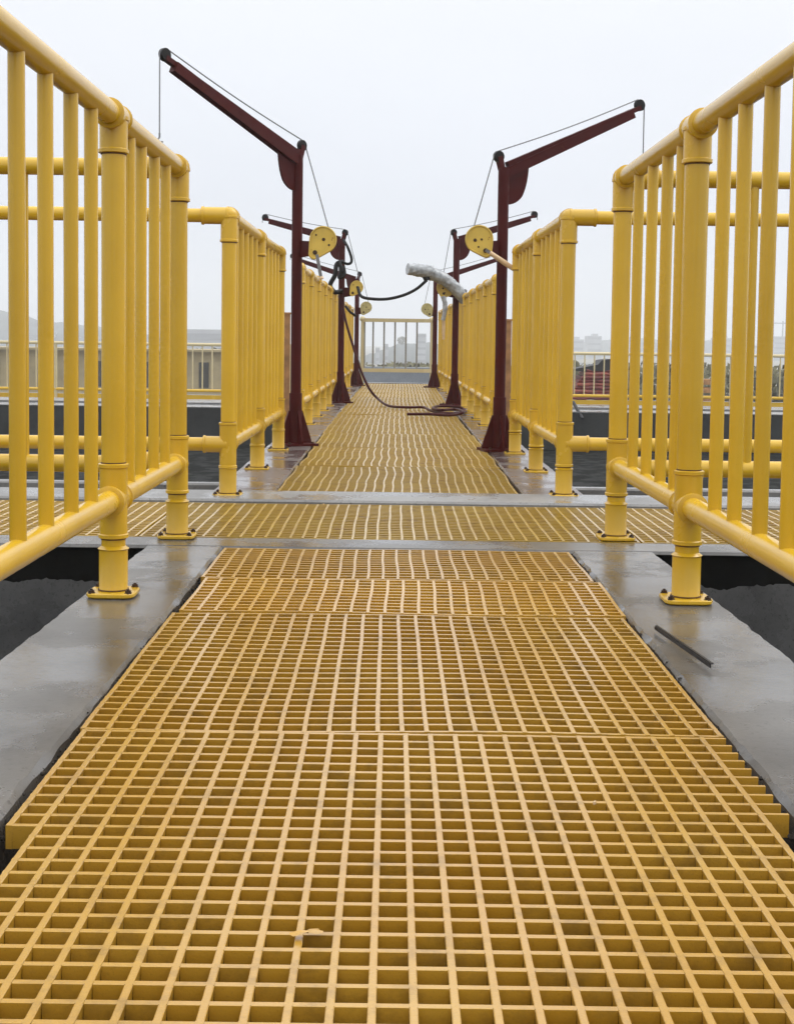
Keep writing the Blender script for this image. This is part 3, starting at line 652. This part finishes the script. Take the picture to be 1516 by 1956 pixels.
# loose black bar on the right kerb
a, c = on_ground(1253, 1195, .013), on_ground(1360, 1268, .013)
root = thing('steel_angle', a.lerp(c, .5), 'loose black steel angle lying on the right wet concrete kerb', 'steel bar')
MB().bar(a, c, .005, .002).build('flange', M_BAR, root); s = (c - a).normalized().cross(Vector((0, 0, 1)))
MB().bar(a + s * .0035 + Vector((0, 0, -.0045)), c + s * .0035 + Vector((0, 0, -.0045)), .002, .007).build('flange', M_BAR, root)
# scraps on the grating
for (x, y, lab) in ((573, 1784, 'beige curled resin scrap lying on the nearest grating panel'), (603, 1783, 'beige flat resin scrap beside the curled one on the nearest grating panel'), (962, 1196, 'pale resin scrap on the second grating panel'), (618, 963, 'white crumb on the dark joint before the far concrete strip'), (1135, 1533, 'small pale crumb on the right of the nearest grating panel')):
    p = on_ground(x, y, .004); mb = MB(); n = 9; k = .009 if y > 1600 else .008
    if y > 1600: mb.add([p + Vector((k * 1.3 * math.cos(t) * random.uniform(.6, 1.2), k * .9 * math.sin(t) * random.uniform(.5, 1.2), random.uniform(-.001, .004))) for t in [2 * math.pi * i / n for i in range(n)]] + [p + Vector((0, 0, .004))], [(i, (i + 1) % n, n) for i in range(n)])
    else: mb.ball(p, k * .3, 7, 4); mb.v = [Vector((v.x + random.uniform(-.001, .001), v.y + random.uniform(-.001, .001), v.z + random.uniform(-.001, .001))) for v in mb.v]
    tag(mb.build('resin_scrap' if 'resin' in lab else 'crumb', M_GRATE if y > 1600 else M_GRIP, origin=p), lab, 'scrap')
# rubble along the right kerb joint
mb = MB()
for i in range(300):
    y = random.uniform(1.2, 4.0); x = random.uniform(.518, .541); r = random.uniform(.0015, .005)
    o_ = len(mb.v); mb.ball((x, y, random.uniform(-.03, -.006)), r, 6, 4)
    for q in range(o_, len(mb.v)): mb.v[q] += Vector((random.uniform(-1, 1), random.uniform(-1, 1), random.uniform(-1, 1))) * r * .35
for i in range(160):
    y = random.uniform(1.2, 4.0); x = random.uniform(-.49, -.481); r = random.uniform(.0015, .004); mb.ball((x, y, random.uniform(-.03, -.006)), r, 6, 4)
o = mb.build('joint_rubble', M_EDGE, origin=(0, 2.5, 0), smooth=False); o['kind'] = 'stuff'; tag(o, 'dark crumbly rubble in the joints between grating and kerbs', 'rubble')

# ------------------------------------------------------------------ beyond the tank
# red stack behind the right fence
root = thing('red_sheet_stack', (4.28, 29.2, -.65), 'stack of red sheets under a black cover behind the right fence', 'stack')
for k in range(9):
    zz = -.54 + k * .072; x0 = 3.62 + .045 * k + .05 * noise.noise((k * 2.1, 0, 0)); x1 = 4.86 - .02 * k + .06 * noise.noise((k * 1.3, 5, 0)); mb = MB(); n = 16
    rows = []
    for i in range(n + 1):
        x = x0 + (x1 - x0) * i / n; w = .010 * noise.noise((x * 4, k * 1.7, 0)) + .004 * math.sin(x * 19 + k); h = .034 + .014 * noise.noise((x * 6, k, 7)); y = 28.75 + .05 * noise.noise((x * 2, k * .9, 3))
        rows += [(x, y, zz + w - h), (x, y - .02, zz + w), (x, y, zz + w + h), (x, 29.6, zz + w + h), (x, 29.6, zz + w - h)]
    mb.add(rows, [(i * 5 + q, i * 5 + (q + 1) % 5, i * 5 + 5 + (q + 1) % 5, i * 5 + 5 + q) for i in range(n) for q in range(5)] + [(0, 1, 2, 3, 4), tuple(n * 5 + q for q in (4, 3, 2, 1, 0))])
    mb.build('sheet', M_REDB if k in (2, 4, 7) else M_REDA, root)
MB().prism([(-.62, -.04), (-.62, -.01), (-.3, .05), (-.05, .10), (.02, .19), (.2, .22), (.33, .18), (.36, .10), (.55, .07), (.55, -.02)], (1, 0, 0), (0, 0, 1), (4.28, 29.15, .06), (0, 1, 0), .8).build('cover', M_TAR, root)
root = thing('red_crate', (6.35, 28.6, -.65), 'rust red slatted crate behind the right fence', 'crate')
for k in range(3): MB().box((6.35, 28.6, -.50 + k * .17), (.6, .4, .11)).build('slat', M_RUST, root)
for x in (6.08, 6.62): MB().box((x, 28.385, -.32), (.05, .03, .62)).build('batten', M_REDA, root)
a, c = px(1094, 768, 24.3), px(1112, 800, 23.9)
tag(MB().cyl(a, c, .03, 8).build('leaning_bar', M_BAR), 'black bar leaning on the right edge of the tank wall', 'bar')
# long low beige building behind the left fence
root = thing('low_building', (-14, 60, -6), 'long low beige building with dark window slots behind the left fence', 'building')
MB().box((-14, 62, -3.0), (22, 4, 6)).build('wall', M_BEIGE, root); MB().box((-14, 62, .05), (22.6, 4.6, .10)).build('roof', M_BEIGE, root)
for k in range(19):
    MB().box((-24 + k * 1.13, 59.98, -1.0), (.42, .08, 1.1)).build('window', M_DARKWIN, root)
# bushes: right, centre
mb = MB()
def leaf_mass(x0, x1, y0, y1, z0, ztop, n, s):
    for i in range(n):
        x = random.uniform(x0, x1); y = random.uniform(y0, y1); h = ztop + .35 * noise.noise((x * .5, y * .3, 0)) + .2 * noise.noise((x * 1.7, y, 4)); z = z0 + (h - z0) * random.random() ** .6
        d = Vector((random.uniform(-1, 1), random.uniform(-1, 1), random.uniform(-1, 1))).normalized(); e_ = d.orthogonal().normalized(); q = s * random.uniform(.6, 1.4)
        p = Vector((x, y, z)); mb.add([p + d * q, p + e_ * q * .6, p - d * q, p - e_ * q * .6], [(0, 1, 2, 3)])
leaf_mass(4, 22, 48, 54, -2.6, -.25, 9000, .16)
leaf_mass(-4, 4, 66, 74, -4, -.65, 5000, .2)
for i in range(500):
    d = Vector((random.gauss(0, 1), random.gauss(0, 1), random.gauss(0, 1))).normalized() * 1.3 * random.random() ** .4
    p = Vector((2.3, 400, .6)) + Vector((d.x, d.y, d.z * .8)); e_ = d.orthogonal().normalized(); mb.add([p, p + e_ * .35, p + d.normalized() * .3], [(0, 1, 2)])
leaf_mass(-12, -6, 80, 86, -4, -.2, 2500, .22)
o = mb.build('shrub_belt', M_LEAF, origin=(0, 60, -6), smooth=False); o['kind'] = 'stuff'; tag(o, 'belt of olive scrub beyond the tank', 'bushes')
# hills
def ridge(name, x0, x1, y, prof, depth, n=300):
    mb = MB(); m = 7; vs = []
    for j in range(m):
        t = j / (m - 1); hh = math.sin(math.pi * t) ** .8
        for i in range(n + 1):
            s = i / n; x = x0 + (x1 - x0) * s; k = s * (len(prof) - 1); q = min(int(k), len(prof) - 2); hgt = prof[q] + (prof[q + 1] - prof[q]) * (k - q)
            vs.append((x, y + depth * (t - .5), -6.5 + (hgt + 6.5) * hh + hh * 1.2 * noise.noise((x * .06, j * .7, y)) + hh * .9 * noise.noise((x * .22, j, y)) + hh * .5 * noise.noise((x * .9, j * 2, y))))
    mb.add(vs, [(j * (n + 1) + i, j * (n + 1) + i + 1, (j + 1) * (n + 1) + i + 1, (j + 1) * (n + 1) + i) for j in range(m - 1) for i in range(n)])
    return struct(mb.build(name, M_HILL, origin=(x0, y, -6), ang=80))
ridge('hill', -330, -60, 560, [26, 25, 23, 21, 18, 15.5, 12.8, 6.8, 4, 0, -6], 120, 400)
ridge('hill', -16, 60, 420, [-6, -3.5, -.6, .1, -.4, -1, -2, -3.5, -5, -6], 60)
ridge('hill', 60, 260, 700, [-6, 0, 1.5, 4, 2, 3.2, .5, 1.5, 2, 0, -6], 90)
# far blocks and houses
def block(x, y, w, d, h, lab, rows=3, roof=True):
    root = thing('far_building', (x, y, -6), lab, 'building', 'hazy buildings on the skyline')
    MB().box((x, y, -6 + h / 2), (w, d, h)).build('wall', M_BLOCK, root)
    for k in range(rows): MB().box((x, y - d / 2 - .06, -6 + h * (k + .6) / rows), (w * .88, .14, h / rows * .35)).build('window_band', M_BLOCKD, root)
    if roof: MB().box((x + w * .1, y, -6 + h + .5), (w * .4, d * .5, 1.0)).build('roof_box', M_BLOCK, root)
block(-43, 330, 22, 12, 8.6, 'hazy flat-roofed hall on the skyline left of the walkway', 2, False)
block(7.7, 390, 2.6, 4, 8.6, 'narrow hazy tower at the right behind the end railing', 5, False)
block(-4.4, 380, 1.1, 2, 4.6, 'thin hazy chimney block at the left behind the end railing', 2, False)
block(-2.2, 385, 1.3, 2, 5.6, 'second thin hazy block left of centre behind the end railing', 2, False)
block(72, 560, 8, 9, 8.0, 'wide hazy block on the skyline right of the walkway', 3)
block(83, 580, 6, 8, 9.5, 'hazy block with a roof box near the right foreground handrail', 4)
block(141, 600, 7, 9, 9.5, 'hazy block between balusters of the right handrail', 4)
block(166, 600, 7.5, 9, 10.5, 'hazy block below the tower crane at far right', 5, False)
for k, (x, z) in enumerate(((-161, 4.5), (-157, 1.2), (-151, 3.4), (-146, -1.0), (-140, 1.5), (-134, -1.2), (-128, .6), (-123, -2.2), (-155, -2.0), (-119, -.8))):
    root = thing('hill_house', (x, 520, z - 3), 'tiny pale house among others on the slope of the hazy left hill', 'house', 'tiny houses on the left hill')
    MB().box((x, 520, z - 1), (2.6 + (k % 3) * .8, 4, 3.4)).build('wall', M_BLOCK, root); MB().box((x, 520, z + .95), (3.1 + (k % 3) * .8, 4.6, .5)).build('roof', M_BLOCKD, root)
root = thing('tower_crane', (168, 602, -6), 'very faint tower crane above the far right block', 'crane')
MB().bar((168, 602, -6), (168, 602, 11.2), .5, .5, (0, 1, 0)).build('mast', M_BLOCKD, root); MB().bar((161, 602, 10.2), (171, 602, 10.2), .45, .5).build('jib', M_BLOCKD, root); MB().box((170.5, 602, 9.6), (1.4, 1, 1)).build('counterweight', M_BLOCKD, root)

# ------------------------------------------------------------------ haze
hz_ = MB().box((0, 500, 21), (1700, 1200, 56)); o = hz_.build('haze', bpy.data.materials.new('haze_air'), origin=(0, 500, 20), smooth=False); o['kind'] = 'stuff'
hm = o.data.materials[0]; hm.use_nodes = True; hn = hm.node_tree; hn.nodes.clear()
ho = hn.nodes.new('ShaderNodeOutputMaterial'); hv = hn.nodes.new('ShaderNodeVolumePrincipled')
hv.inputs['Color'].default_value = (.93, .96, 1, 1); hv.inputs['Density'].default_value = .0015; hv.inputs['Anisotropy'].default_value = .2
hn.links.new(hv.outputs[0], ho.inputs['Volume'])
o['label'] = 'thin pale haze over the whole place'; o['category'] = 'haze'
